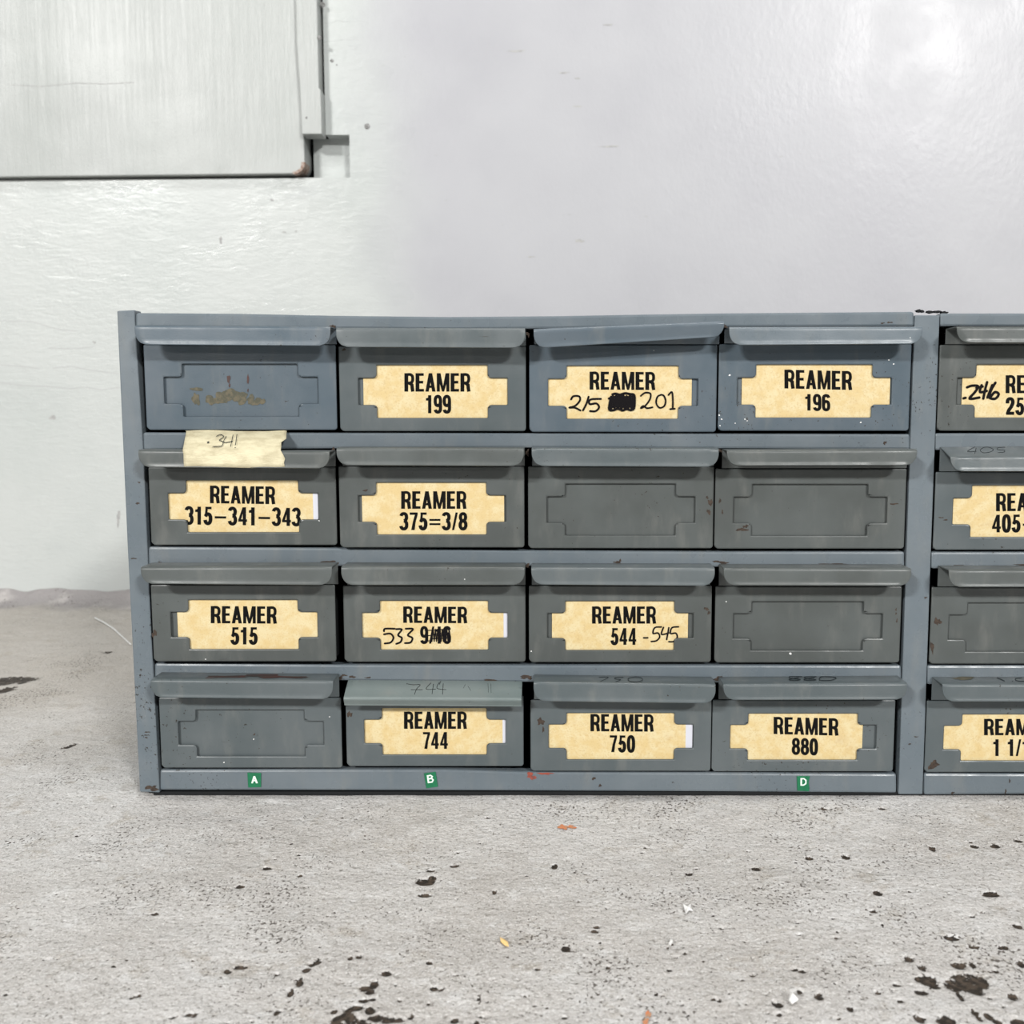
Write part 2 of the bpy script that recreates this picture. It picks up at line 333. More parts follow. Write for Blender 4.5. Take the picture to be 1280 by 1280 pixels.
# ------------------------------------------------------------------ stroke and glyph drawing
def blob2(cx, cy, rx, ry, seed=0, n=18, rag=0.3):
    r = random.Random(seed); ph = [r.uniform(0, 6.28) for _ in range(4)]
    pts = []
    for i in range(n):
        a = 2 * math.pi * i / n
        k = 1 + rag * (0.5 * math.sin(2 * a + ph[0]) + 0.4 * math.sin(3 * a + ph[1]) + 0.4 * math.sin(5 * a + ph[2]) + r.uniform(-.4, .4))
        pts.append((cx + rx * k * math.cos(a), cy + ry * k * math.sin(a)))
    return pts
def stroke2(pts, wd, closed=False, rnd=False):
    """quads (and round joins) covering a polyline of width wd; returns list of polygons"""
    out = []; n = len(pts); P = [Vector(p).to_2d() for p in pts]
    if rnd:
        for p in P: out.append([(p.x + wd / 2 * math.cos(k * math.pi / 4), p.y + wd / 2 * math.sin(k * math.pi / 4)) for k in range(8)])
        for i in range(n - 1 + closed):
            a, b = P[i], P[(i + 1) % n]; d = b - a
            if d.length < 1e-9: continue
            q = Vector((-d.y, d.x)).normalized() * wd / 2
            out.append([tuple(a + q), tuple(b + q), tuple(b - q), tuple(a - q)])
        return out
    L, R = [], []
    for i in range(n):
        if closed: a, b = P[i - 1], P[(i + 1) % n]
        else: a, b = P[max(i - 1, 0)], P[min(i + 1, n - 1)]
        t1 = (P[i] - a); t2 = (b - P[i])
        if t1.length < 1e-9: t1 = t2
        if t2.length < 1e-9: t2 = t1
        t1 = t1.normalized(); t2 = t2.normalized(); t = (t1 + t2).normalized(); q = Vector((-t.y, t.x))
        c = max(0.5, q.dot(Vector((-t1.y, t1.x)))); q = q * wd / 2 / c
        L.append(tuple(P[i] + q)); R.append(tuple(P[i] - q))
    for i in range(n - 1 + closed):
        j = (i + 1) % n; out.append([L[i], L[j], R[j], R[i]])
    return out
def arc(cx, cy, rx, ry, a0, a1, n=14, e=2.0):
    o = []
    for i in range(n + 1):
        a = math.radians(a0 + (a1 - a0) * i / n); c, s = math.cos(a), math.sin(a)
        o.append((cx + rx * math.copysign(abs(c) ** (2 / e), c), cy + ry * math.copysign(abs(s) ** (2 / e), s)))
    return o
W = 0.20
def rect2(a, b, c, d): return [(a, b), (c, b), (c, d), (a, d)]
def glyph(ch):
    h = 0.145; e = 2.6
    if ch == 'R':
        g = [rect2(0, 0, W, 1)] + stroke2([(W * .8, 1 - h / 2)] + arc(.25, .70, .185, .232, 90, -90, 14, e) + [(W * .8, .468)], 0.155)
        g += stroke2([(.24, .46), (.33, .43), (.395, .36), (.41, .2), (.44, 0)], 0.18); return g, .52
    if ch == 'E': return [rect2(0, 0, W, 1), rect2(W, 1 - h, .43, 1), rect2(W, .44, .40, .44 + h), rect2(W, 0, .44, h)], .45
    if ch == 'A': return [[(0, 0), (.175, 0), (.355, 1), (.175, 1)], [(.53, 0), (.355, 0), (.175, 1), (.355, 1)], rect2(.12, .2, .41, .33)], .53
    if ch == 'M': return [rect2(0, 0, .16, 1), rect2(.50, 0, .66, 1), [(0.0, 1), (.2, 1), (.385, 0), (.275, 0)], [(.66, 1), (.46, 1), (.275, 0), (.385, 0)]], .66
    if ch == '0': return stroke2(arc(.22, .5, .147, .435, 0, 360, 28, 2.5)[:-1], .187, True), .44
    if ch == '1': return [rect2(.14, 0, .32, 1), [(.02, .70), (.16, .70), (.16, 1), (.2, 1), (.13, .86), (.02, .83)]], .40
    if ch == '2': return stroke2([(.075, .66)] + arc(.215, .74, .14, .195, 165, -25, 12, 2.3) + [(.27, .46), (.14, .26), (.09, .1), (.085, .03)], .19) + [rect2(.01, 0, .43, .18)], .44
    if ch == '3': return stroke2(arc(.20, .735, .145, .20, 165, -90, 14, 2.3), .18) + stroke2(arc(.20, .29, .155, .225, 90, -168, 16, 2.3), .18), .44
    if ch == '4': return [rect2(.235, 0, .405, 1), rect2(0, .2, .46, .33), [(0, .30), (.14, .30), (.33, 1), (.23, 1)]], .47
    if ch == '5': return [rect2(.085, .865, .41, 1), [(.05, .46), (.17, .42), (.225, 1), (.10, 1)]] + stroke2([(.10, .47)] + arc(.215, .335, .145, .265, 115, -168, 16, 2.3), .19), .45
    if ch == '6': return stroke2(arc(.22, .32, .147, .255, 0, 360, 22, 2.4)[:-1], .178, True) + stroke2(arc(.22, .74, .147, .195, 15, 180, 10, 2.4) + [(.073, .32)], .18), .44
    if ch == '9': g, w_ = glyph('6'); return [[(.44 - x, 1 - y) for x, y in p] for p in g], w_
    if ch == '7': return [rect2(.01, .865, .43, 1), [(.09, 0), (.27, 0), (.32, .45), (.43, .865), (.28, .865), (.17, .45)]], .43
    if ch == '8': return stroke2(arc(.22, .735, .135, .20, 0, 360, 20, 2.2)[:-1], .172, True) + stroke2(arc(.22, .29, .15, .225, 0, 360, 20, 2.2)[:-1], .178, True), .44
    if ch == '-': return [rect2(.06, .36, .66, .48)], .72
    if ch == '=': return [rect2(.04, .28, .62, .39), rect2(.04, .52, .62, .63)], .66
    if ch == '/': return [[(0, 0), (.12, 0), (.31, 1), (.19, 1)]], .30
    return [], .28
def text_px(s, x0, x1, yt, yb, rot=0.0):
    """printed text filling a pixel box (at its left: yt..yb); rot = drop in px over the full width"""
    G, x = [], 0
    for ch in s:
        g, w_ = glyph(ch)
        G += [[(a + x, b) for a, b in p] for p in g]; x += w_ + 0.065
    x -= 0.065; out = []
    for p in G:
        out.append([(x0 + a / x * (x1 - x0), yb + (yt - yb) * b + rot * a / x) for a, b in p])
    return out
def hand(rx, ry, sc, strokes, wd):
    o = []
    for s in strokes:
        # smooth the polyline (Catmull-Rom)
        P = [Vector((rx + a / sc, ry + b / sc)) for a, b in s]
        if len(P) > 2:
            Q = []
            for i in range(len(P) - 1):
                p0, p1, p2, p3 = P[max(i - 1, 0)], P[i], P[i + 1], P[min(i + 2, len(P) - 1)]
                for k in range(4):
                    t = k / 4; Q.append(0.5 * ((2 * p1) + (p2 - p0) * t + (2 * p0 - 5 * p1 + 4 * p2 - p3) * t * t + (3 * p1 - p0 - 3 * p2 + p3) * t ** 3))
            P = Q + [P[-1]]
        o += stroke2([tuple(p) for p in P], wd, rnd=True)
    return o
YN = Vector((0, 1, 0))
def ink(name, polys, mat, parent, P0, Nn, lift=0.00012, label=None):
    """flat print laid on a real surface (plane P0,Nn; Nn points away from the camera)"""
    V, Fc = [], []
    Nn = Nn.normalized()
    for i, p in enumerate(polys):
        k = len(V)
        for a, b in p: V.append(up(a, b, P0, Nn) - Nn * (lift + 0.0000008 * i))
        Fc.append(list(range(k, k + len(p))))
    c = sum(V, Vector()) / len(V)
    o = mk(name, V, Fc, mat, parent, c)
    if label: o['label'] = label
    return o

# ------------------------------------------------------------------ wall and hatch
DEP = 0.042; NOT = 0.024
def wy(px, py): return atY(px, py, YW)
xh = wy(405.5, 100).x; xn = wy(437, 190).x; zt = wy(420, 168.5).z
zb1 = wy(390, 221.5).z; zbL = wy(0, 224.5).z; x0w = wy(0, 224).x; sl = (zb1 - zbL) / (wy(390, 221).x - x0w)
XL, XR, ZT = -3.0, 3.0, 2.9
zbX = lambda x: zb1 + sl * (x - wy(390, 221).x) if x < xh else zb1
V = []; Fc = []
def q(a, b, c, d): k = len(V); V.extend([a, b, c, d]); Fc.append([k, k + 1, k + 2, k + 3])
Yb = YW + DEP; Yn = YW + NOT; xk = wy(387.5, 200).x; DARKF = []; zb1 -= 0.0006; zbL -= 0.0010
q((XL, YW, 0), (xh, YW, 0), (xh, YW, zb1), (XL, YW, zbX(XL)))
q((xh, YW, 0), (xn, YW, 0), (xn, YW, zb1), (xh, YW, zb1))
q((xn, YW, 0), (XR, YW, 0), (XR, YW, zb1), (xn, YW, zb1))
q((xn, YW, zb1), (XR, YW, zb1), (XR, YW, zt), (xn, YW, zt))
q((xn, YW, zt), (XR, YW, zt), (XR, YW, ZT), (xn, YW, ZT))
q((xh, YW, zt), (xn, YW, zt), (xn, YW, ZT), (xh, YW, ZT))
q((XL, YW, zbX(XL)), (xk, YW, zb1), (xk, Yb, zb1), (XL, Yb, zbX(XL))); DARKF.append(len(Fc) - 1)
q((xk, YW, zb1), (xh, YW, zb1), (xh, Yn, zb1), (xk, Yn, zb1))
q((xh, YW, zb1), (xn, YW, zb1), (xn, Yn, zb1), (xh, Yn, zb1))
q((xn, YW, zb1), (xn, YW, zt), (xn, Yb, zt), (xn, Yb, zb1))
q((xh, YW, zt), (xn, YW, zt), (xn, Yb, zt), (xh, Yb, zt))
q((xh, YW, zt), (xh, YW, ZT), (xh, Yb, ZT), (xh, Yb, zt))
q((XL, Yb, zbX(XL)), (xh, Yb, zb1), (xh, Yb, ZT), (XL, Yb, ZT)); DARKF.append(len(Fc) - 1)
q((xk, Yn, zb1), (xn, Yn, zb1), (xn, Yn, zt), (xk, Yn, zt))
q((xk, Yn, zb1), (xk, Yn, zt), (xk, Yb, zt), (xk, Yb, zb1)); DARKF.append(len(Fc) - 1)
bm = bmesh.new(); bv = [bm.verts.new(v) for v in V]
for k, f in enumerate(Fc):
    bf = bm.faces.new([bv[i] for i in f]); bf.material_index = 1 if k in DARKF else 0  # recess faces around the leaf coloured dark to paint in the gap's shade
bmesh.ops.remove_doubles(bm, verts=bm.verts, dist=1e-5)
me = bpy.data.meshes.new('wall_back'); bm.to_mesh(me); bm.free(); me.materials.append(M_WALL); me.materials.append(M_DARK)
wall = bpy.data.objects.new('wall_back', me); C.objects.link(wall)
tag(wall, 'white glossy painted wall with patched plaster', kind='structure')
# solid thickness behind the wall
mk('wall_core', *box(XL, XR, Yb + 0.001, Yb + 0.1, 0, ZT), M_WALL, wall)

Yl = YW - 0.012                                  # hatch leaf stands slightly proud
door = empty('door_1', (wy(200, 220).x, Yl, wy(200, 220).z)); tag(door, 'white painted hatch door closed in the wall, its lower right corner chipped', kind='structure')
def ly(px, py): return atY(px, py, Yl)
pr = ly(378, 100).x; zl0, zlr = ly(0, 221.3), ly(378, 217)
slp = (zlr.z - zl0.z) / (zlr.x - zl0.x); rc = 0.016
pts = [(XL + 0.2, Yl, zl0.z + slp * (XL + 0.2 - zl0.x))]
for k in range(7):
    a = math.radians(-90 + 15 * k); pts.append((pr - rc + rc * math.cos(a), Yl, zlr.z + rc + rc * math.sin(a)))
pts += [(pr, Yl, ZT - 0.05), (XL + 0.2, Yl, ZT - 0.05)]
mk('door_leaf', *prism(pts, 0.045), M_LEAF, door, (pr - 0.3, Yl, zlr.z), bevel=0.0015)
# rusty chipped corner, a thin scab on the rounded corner's front and edge
cp = []
for k in range(7):
    a = math.radians(-90 + 15 * k); cp.append((pr - rc + (rc + .0008) * math.cos(a), Yl - 0.0006, zlr.z + rc + (rc + .0008) * math.sin(a)))
cp2 = [(pr - 0.004, Yl - 0.0006, zlr.z + 0.016), (pr - 0.0055, Yl - 0.0006, zlr.z + 0.008), (pr - 0.010, Yl - 0.0006, zlr.z + 0.0045), (pr - 0.018, Yl - 0.0006, zlr.z + 0.002)]
M_SCAB = plain('chipped_brown_corner', (0.20, 0.115, 0.08), 0.8, (0.40, 0.34, 0.30), 220, 0.5)
mk('chipped_corner', *prism(cp + cp2, 0.030), M_SCAB, door, (pr, Yl, zlr.z))['label'] = 'rusty brown chipped corner'
# vertical cover strip
Ys = YW - 0.024
def sy(px, py): return atY(px, py, Ys)
a0 = sy(375, 168); pts = [sy(376.5, 167.5), sy(401, 167.5), sy(400, 112), sy(399.5, 40)]
xr = sy(401, 120).x; xl = sy(375, 120).x; zb = sy(390, 167.5).z
pts = [(xl + .001, Ys, zb), (xr, Ys, zb), (xr, Ys, zb + .06), (xr - .0025, Ys, zb + .062), (xr - .0025, Ys, ZT - .06), (xl - .004, Ys, ZT - .06), (xl - .003, Ys, zb + .12), (xl, Ys, zb + .06)]
mk('door_frame', *prism(pts, 0.03), M_LEAF, door, (xl, Ys, zb), bevel=0.0012)
def screw(px, py, Y, r, parent, name='screw'):
    c = atY(px, py, Y); V = [(c.x, Y - r * .35, c.z)]; n = 12
    for rr, dy in ((0.6 * r, -.3 * r), (r, 0.0)):
        V += [(c.x + rr * math.cos(2 * math.pi * k / n), Y + dy, c.z + rr * math.sin(2 * math.pi * k / n)) for k in range(n)]
    Fc = [[0, 1 + k, 1 + (k + 1) % n] for k in range(n)] + [[1 + k, 13 + k, 13 + (k + 1) % n, 1 + (k + 1) % n] for k in range(n)]
    mk(name, V, Fc, M_SCREW, parent, c)
screw(383, 147, Ys, .0016, door); screw(399, 47, Ys, .003, door)
screw(415, 76, YW, .0026, wall); screw(421, 81, YW, .0012, wall); screw(459, 158, YW, .0042, wall); screw(403, 6, YW - .01, .004, door)
M_SCUFF = plain('grey_wall_scuff', (0.30, 0.30, 0.30), 0.7, (0.40, 0.40, 0.39), 200)
ink('scuff', [blob2(a, b, rx, ry, int(a + b), 14, .5) for a, b, rx, ry in [(118,428,2,1.6),(66,522,5,2.2),(722,98,3,1.2),(722,133,5,1),(646,64,8,1.5),(705,91,6,.9),(762,183,11,1.2),(724,301,5,2.5),(664,321,4,1),(340,250,2,1.5),(355,290,2,1.5),(370,289,1.5,1),(760,31,8,.8),(276,300,2,4),(148,648,2,9),(46,432,22,4)]][:15], M_SCUFF, wall, Vector((0, YW, 0)), YN, 0.0002)
cr = []
for line in ([(0,401),(40,402),(60,408),(75,412),(95,414)], [(60,435),(90,436),(118,433)], [(66,460),(90,458),(115,463),(148,467)], [(0,478),(30,482),(60,483),(88,486),(105,484),(128,487),(150,484)], [(0,456),(30,458),(50,461)]):
    cr += stroke2(line, 0.9)
M_CRACK = plain('faint_hairline', (0.42, 0.43, 0.43), 0.5)
ink('hairline_crack', cr, M_CRACK, wall, Vector((0, YW, 0)), YN, 0.0002)
ink('scratch', stroke2([(14,106),(50,108),(95,104),(130,105),(168,103)], 0.7), M_SCUFF, door, Vector((0, Yl, 0)), YN, 0.0002)
xg = wy(407, 100).x

# ------------------------------------------------------------------ cabinet
cab_x = (atY(147, 990, 0).x + atY(1143, 990, 0).x) / 2
cab = empty('drawer_cabinet', (cab_x, 0.14, 0))
tag(cab, 'grey steel parts cabinet with four rows of small drawers standing on the floor', 'cabinet')
def cpart(name, pts, depth, mat, bevel=0.0008, label=None, dirv=YN):
    v, f = prism(pts, depth, dirv); c = Vector(pts[0])
    o = mk(name, v, f, mat, cab, c, bevel=bevel)
    if label: o['label'] = label
    return o
CD = 0.28
XE = atY(1330 + 95, 700, 0).x + 0.012       # right end of the cabinet, outside the frame
# posts (front faces)
cpart('post', [atY(174.5, 990, -.001), atY(199.5, 991, -.001), atY(187.5, 760, -.001), atY(179, 560, -.001), atY(168.5, 400, -.001), atY(168.5, 387.5, -.001), atY(146, 388.5, -.001), atY(159, 680, -.001)], 0.012, M_RAIL, label='left corner post')
cpart('post', [atY(1123, 993, -.001), atY(1153.5, 993, -.001), atY(1164, 690, -.001), atY(1175, 394, -.001), atY(1143.5, 394, -.001), atY(1133, 690, -.001)], 0.012, M_RAIL, label='wide centre post')
xe0 = XE - 0.014
cpart('post', [(xe0, -.001, .002), (XE, -.001, .002), (XE, -.001, atY(700, 391, 0).z), (xe0, -.001, atY(700, 391, 0).z)], 0.012, M_RAIL)
# rails: list of (px, y top, y bottom)
def rail(xs, name='rail', mat=M_RAIL, endx=None, Y=0.0):
    top = [atY(a, t, Y) for a, t, b in xs]; bot = [atY(a, b, Y) for a, t, b in xs]
    if endx is not None:
        top.append(Vector((endx, Y, top[-1].z))); bot.append(Vector((endx, Y, bot[-1].z)))
    return cpart(name, bot + top[::-1], 0.010, mat, 0.0017)
rail([(169, 391, 409), (300, 392, 410), (420, 394.5, 411), (560, 396, 412), (690, 395, 411), (800, 393, 409), (900, 391.5, 409), (1143, 389.5, 408)], 'top_rail')
rail([(1175, 391.5, 408), (1280, 391.5, 408)], 'top_rail', endx=xe0)
rail([(178, 540.5, 563), (420, 541, 561), (660, 541.5, 560), (897, 542, 561), (1138, 542.5, 562)])
rail([(1169, 541.5, 563), (1280, 541.5, 563)], endx=xe0)
rail([(185, 683.5, 708), (420, 685, 708), (660, 688, 708), (897, 689.5, 709), (1131, 689.5, 710)])
rail([(1164, 690, 711), (1280, 690, 711)], endx=xe0)
rail([(193, 829, 849), (430, 831, 851), (660, 831.5, 853), (890, 831.5, 854), (1127, 832, 855)])
rail([(1159, 832, 856), (1280, 832, 856)], endx=xe0)
rail([(199.5, 962.5, 988), (427, 962, 988.3), (560, 962, 988.6), (662, 965, 989), (890, 966, 990), (1121, 967.5, 991.5)], 'bottom_rail')
rail([(1155, 967, 994), (1280, 967.5, 993)], 'bottom_rail', endx=xe0)
# carcass
xl_ = atY(149, 700, 0).x + 0.004; ztop = atY(700, 397, 0).z
xL0 = atY(152, 560, 0).x
def cbox(name, b, mat=M_RAIL): v, f = box(*b); mk(name, v, f, mat, cab, v[0])
cbox('side_panel', (xL0 + .004, xL0 + .0055, .011, CD, .002, ztop)); cbox('side_panel', (XE - .0015, XE, .011, CD, .002, ztop))
cbox('top_panel', (xL0 + .005, XE - .001, .010, CD, ztop - .0012, ztop)); cbox('back_panel', (xL0 + .004, XE, CD, CD + .0012, .002, ztop))
cbox('bottom_panel_gap_shade', (xL0 + .012, XE - .001, .0012, CD, .0004, .0032), M_DARK)  # bottom sheet; its near-black front edge paints in the shade under the cabinet
xm = atY(1149, 690, 0).x
cbox('divider_panel', (xm - .006, xm - .0048, .012, CD, .0046, ztop - .0013), M_DARK); cbox('divider_panel', (xm + .0048, xm + .006, .012, CD, .0046, ztop - .0013), M_DARK)
for yy in (545, 690, 834):
    z = atY(690, yy, 0).z
    cbox('shelf', (xL0 + .006, xm - .0061, .0105, CD, z - .004, z - .0025), M_DARK); cbox('shelf', (xm + .0061, XE - .0016, .0105, CD, z - .004, z - .0025), M_DARK)
# grime clumps on the top edge by the centre post
for i, (a, b, r) in enumerate(((1149, 388.5, 3), (1153, 389, 2.5), (1163, 390, 4), (1172, 389.5, 4.5), (1181, 390.5, 4))):
    p = blob2(a, b, r, 1.6, i); cpart('grime_clump', [atY(x, y, .004) for x, y in p], .004, M_DARK, 0)

# card holder template (px offsets from the face's left / right / bottom edges)
def cross_hole(xl, xr, zb, sc=1.0):
    u = 0.5866e-3                      # metres per photograph pixel on the front plane
    L1, L2, R2, R1 = xl + 23.5 * u, xl + 46.5 * u, xr - 47.5 * u, xr - 23 * u
    z0, z1, z2, z3 = zb + 16.5 * u * sc, zb + 32.5 * u * sc, zb + 65.5 * u * sc, zb + 81.5 * u * sc
    r = 4.5 * u
    def fil(cx, cz, sx, sz):           # concave-side rounding around the plate's inner corners
        return [(cx + sx * r * math.cos(t), cz + sz * r * math.sin(t)) for t in [math.pi / 2 * k / 4 for k in range(5)]]
    P = [(L2, z0), (R2, z0)]
    P += fil(R2 + r, z1 - r, -1, 1)                        # from (R2, z1-r) to (R2+r, z1)
    P += [(R1, z1), (R1, z2)]
    P += fil(R2 + r, z2 + r, -1, -1)[::-1]
    P += [(R2, z3), (L2, z3)]
    P += fil(L2 - r, z2 + r, 1, -1)
    P += [(L1, z2), (L1, z1)]
    P += fil(L2 - r, z1 - r, 1, 1)[::-1]
    return P
def plate_with_hole(outer, hole, Y, th):
    bm = bmesh.new()
    def loop(pts):
        vs_ = [bm.verts.new((x, Y, z)) for x, z in pts]; return [bm.edges.new((vs_[i], vs_[(i + 1) % len(vs_)])) for i in range(len(vs_))]
    es = loop(outer) + loop(hole)
    bmesh.ops.triangle_fill(bm, use_beauty=True, use_dissolve=False, edges=es)
    r = bmesh.ops.extrude_face_region(bm, geom=list(bm.faces))
    bmesh.ops.translate(bm, vec=(0, th, 0), verts=[g for g in r['geom'] if isinstance(g, bmesh.types.BMVert)])
    bmesh.ops.recalc_face_normals(bm, faces=bm.faces)
    bm.verts.index_update()
    V = [v.co.copy() for v in bm.verts]; Fc = [[v.index for v in f.verts] for f in bm.faces]; bm.free(); return V, Fc

def hood(xl, xr, ztl, ztr, hl, hr, Yf, Yb_, drop=0.0, rx=0.0078, rz=0.0095, zbot=None, flare=0.0, square=False):
    """folded handle: up the back, forward over the top, down the lip with rounded lower corners"""
    nxs = 22; V = []; rows = []
    prof = [('b', 1.0), ('b', .5), ('b', 0.0)]
    nb, nt_, nl = 4, 3, 8
    r = 0.0016
    def ring(fn): rows.append(fn)
    # back
    for t in (1.0, 0.5): ring(lambda zt, zz, h, t=t: (Yb_, zt + (zz - zt) * t, 0))
    ring(lambda zt, zz, h: (Yb_, zt, 0))
    ring(lambda zt, zz, h: (Yb_ + (Yf - Yb_) * .5, zt - drop * .5, 0))
    for k in range(nb + 1):
        a = math.pi / 2 * k / nb
        ring(lambda zt, zz, h, a=a: (Yf + r - r * math.sin(a), zt - drop - r + r * math.cos(a), 0))
    for k in range(1, nl + 1):
        t = k / nl
        def fn(zt, zz, h, t=t):
            zlip = zt - drop - r - (h - r) * t
            d = max(0.0, (rz - (h - r) * (1 - t)) / rz)
            ins = 0 if square else rx * (1 - math.sqrt(max(0, 1 - d * d)))
            return (Yf - flare * t - 0.0007 * max(0.0, (t - 0.8) / 0.2), zlip, ins)
        ring(fn)
    for fn in rows:
        for i in range(nxs + 1):
            s = i / nxs; zt = ztl + (ztr - ztl) * s; h = hl + (hr - hl) * s
            y, z, ins = fn(zt, zbot, h)
            V.append((xl + ins + (xr - xl - 2 * ins) * s, y, z))
    Fc = []
    for j in range(len(rows) - 1):
        for i in range(nxs):
            a = j * (nxs + 1) + i; Fc.append([a, a + 1, a + nxs + 2, a + nxs + 1])
    return V, Fc

PROT = 0.0195
U = 0.5866e-3
# row, col: face(xl,xr,ytop,ybot), lip(xl,xr,ytopL,ytopR,ybotL,ybotR), material, protrusion, card(x0,x1,white_to)
DR = {
 (1,1): ((181,420.5,431,537.5), (168.5,413,407.5,409,431,432.5), M_BLUE, 0, None),
 (1,2): ((424,657.5,433,539), (420,656.5,410.5,411,434,435), M_MID, 0, (454.5,640,None)),
 (1,3): ((661.5,896,431,540), (667,905.5,412,402,434.5,421.5), M_BLUE, 0, (680,864.5,None)),
 (1,4): ((898,1138,430,538.5), (911.5,1153,409.5,409,431.5,430), M_BLUE, 0, (927,1112,None)),
 (1,5): ((1173,1412,431,538.5), (1196,1440,409,409,428.5,428.5), M_GREY, 0, (1202,1400,None)),
 (2,1): ((187,420.5,584,681.5), (173,412,563,565,584,585.5), M_GREY, 0.0008, (205,388,396)),
 (2,2): ((424,655.5,583,684.5), (420.5,655,560.5,561,581.5,582.5), M_GREY, 0.004, (450,629.5,None)),
 (2,3): ((660,892,583,685.5), (664.5,898.5,561,561.5,582.5,583.5), M_GREY, 0, None),
 (2,4): ((893.5,1132,586,686), (908.5,1146.5,563.5,562.5,582,581.5), M_GREY, 0, None),
 (2,5): ((1168,1406,590,687.5), (1188,1434,573,566,590.5,586), M_MID, 0, (1190,1400,None)),
 (3,1): ((190,419.5,731,827), (176,415,709.5,709,729.5,731), M_GREY, 0.005, (211,392,None)),
 (3,2): ((429.5,657,732,827.5), (426.5,656,709,709.5,731,731), M_GREY, 0, (445,628,640)),
 (3,3): ((661,889.5,732,828), (664,893.5,710,710.5,730.5,732), M_GREY, 0, (690,864,None)),
 (3,4): ((893.5,1126,733,828.5), (904.5,1139,711,711.5,731.5,732), M_GREY, 0, None),
 (3,5): ((1163,1400,734,830), (1186,1430,713,713,733.5,733.5), M_GREY, 0, None),
 (4,1): ((200,427,872,960), (188.5,416.5,850,852,871.5,873.5), M_MID, 0, None),
 (4,2): ((432.5,654.5,870,958), (429.5,652,871.5,873,884,885), M_MID, 0, (430,626,636)),
 (4,3): ((663,889,875,964), (667,894.5,853,856,875.5,878), M_MID, 0.001, (680,863,872)),
 (4,4): ((890,1118,875,964.5), (904,1134,856,854.5,874.5,874), M_MID, 0, (905,1092,None)),
 (4,5): ((1157,1394,876,965.5), (1178,1424,856,856,876.5,876.5), M_MID, 0, (1175,1390,None)),
}
TXT = {
 (1,2): [('REAMER', 505.5,588,466.5,489.5,0), ('199', 532,563.5,494,516.5,0)],
 (1,3): [('REAMER', 737,819,464.5,487,.5)],
 (1,4): [('REAMER', 980.5,1065,462,485.5,2), ('196', 1006,1037.5,492.5,513,.7)],
 (1,5): [('REAMER', 1257,1340,469,491.5,0), ('250', 1257.5,1292,497,518.5,0)],
 (2,1): [('REAMER', 262.5,344,607,629,1.2), ('315-341-343', 231.5,376,633,655.5,2)],
 (2,2): [('REAMER', 501.5,583,614,636,0), ('375=3/8', 500,584,640.5,662.5,0)],
 (2,5): [('REAMER', 1245,1328,616.5,639,-.5), ('405-410', 1240,1330,643.5,665.5,-1)],
 (3,1): [('REAMER', 263.5,346,757.5,779,.5), ('515', 288.5,322,784,805.5,0)],
 (3,2): [('REAMER', 504,584,758,778.5,.5), ('9/16', 525.5,563.5,783,804.5,0)],
 (3,3): [('REAMER', 740,820,758,779.5,0), ('544', 763.5,795.5,785,806,0)],
 (4,2): [('REAMER', 505,583.5,889.5,911,0), ('744', 528.5,560,915,936,0)],
 (4,3): [('REAMER', 738,817,892.5,914,.5), ('750', 762,793.5,919,940,.4)],
 (4,4): [('REAMER', 967,1048,896,917.5,2), ('880', 990,1022,922.5,943,.8)],
 (4,5): [('REAMER', 1230,1312,898.5,919,0), ('1 1/16', 1241,1298,924,945,0)],
}
READ = {(1,2):'REAMER 199',(1,3):'REAMER 215 201 partly by hand',(1,4):'REAMER 196',(1,5):'REAMER 25 and a thick handwritten number',(2,1):'REAMER 315-341-343',(2,2):'REAMER 375=3/8',(2,5):'REAMER 405',
 (3,1):'REAMER 515',(3,2):'REAMER with 533 by hand and a scribbled out 9/16',(3,3):'REAMER 544 and handwritten 545',(4,2):'REAMER 744',(4,3):'REAMER 750',(4,4):'REAMER 880',(4,5):'REAMER 1 1/16'}
BLANK = {(1,1):'drawer with no card and old glue residue in its holder, top left corner',(2,3):'drawer with no card, second row, right of REAMER 375=3/8',
 (2,4):'drawer with no card, second row, beside the centre post',(3,4):'drawer with no card, third row, right of REAMER 544',(3,5):'drawer with no card, third row, right of the centre post',(4,1):'drawer with no card, bottom left above the green tag A'}
def spots(items, mat_i): return [(blob2(x, y, rx, ry, int(x * 7 + y), 16, 0.45), mat_i) for x, y, rx, ry in items]
RSP = {  # worn, rusty or stained places on the face plates (px), by material
 (1,1): [], (1,2): [(430,437,2.5,1.5)], (2,3): [(886,640,2.2,3.5),(888,628,2.5,5),(884,622,1.5,2)], (2,4): [(903,640,1.2,2.5),(900,626,1.4,3),(927,662,6,2.2),(932,658,3,2),(1117,630,5,1)],
 (3,1): [(193,792,3.5,4)], (3,3): [(883,761,3,2),(886,766,2,2)], (3,4): [(1120,762,1.2,1.5),(1120,767,1,1.4),(1121,776,1,2.5)],
 (3,5): [(1172,777,4,4.5),(1165,809,2,8)], (4,3): [(676,902,4,4.5),(679,912,1.5,3)], (4,5): [(1167,956,6,5)], (4,2): [(437,893,3,4)], (2,2): [(457,613,3,1.2)], (2,5): [(1176,647,3,.8),(1182,650,3,.8)],
 (1,3): [], (4,1): [(318,918,1.2,1.2)],
}
drawers = {}
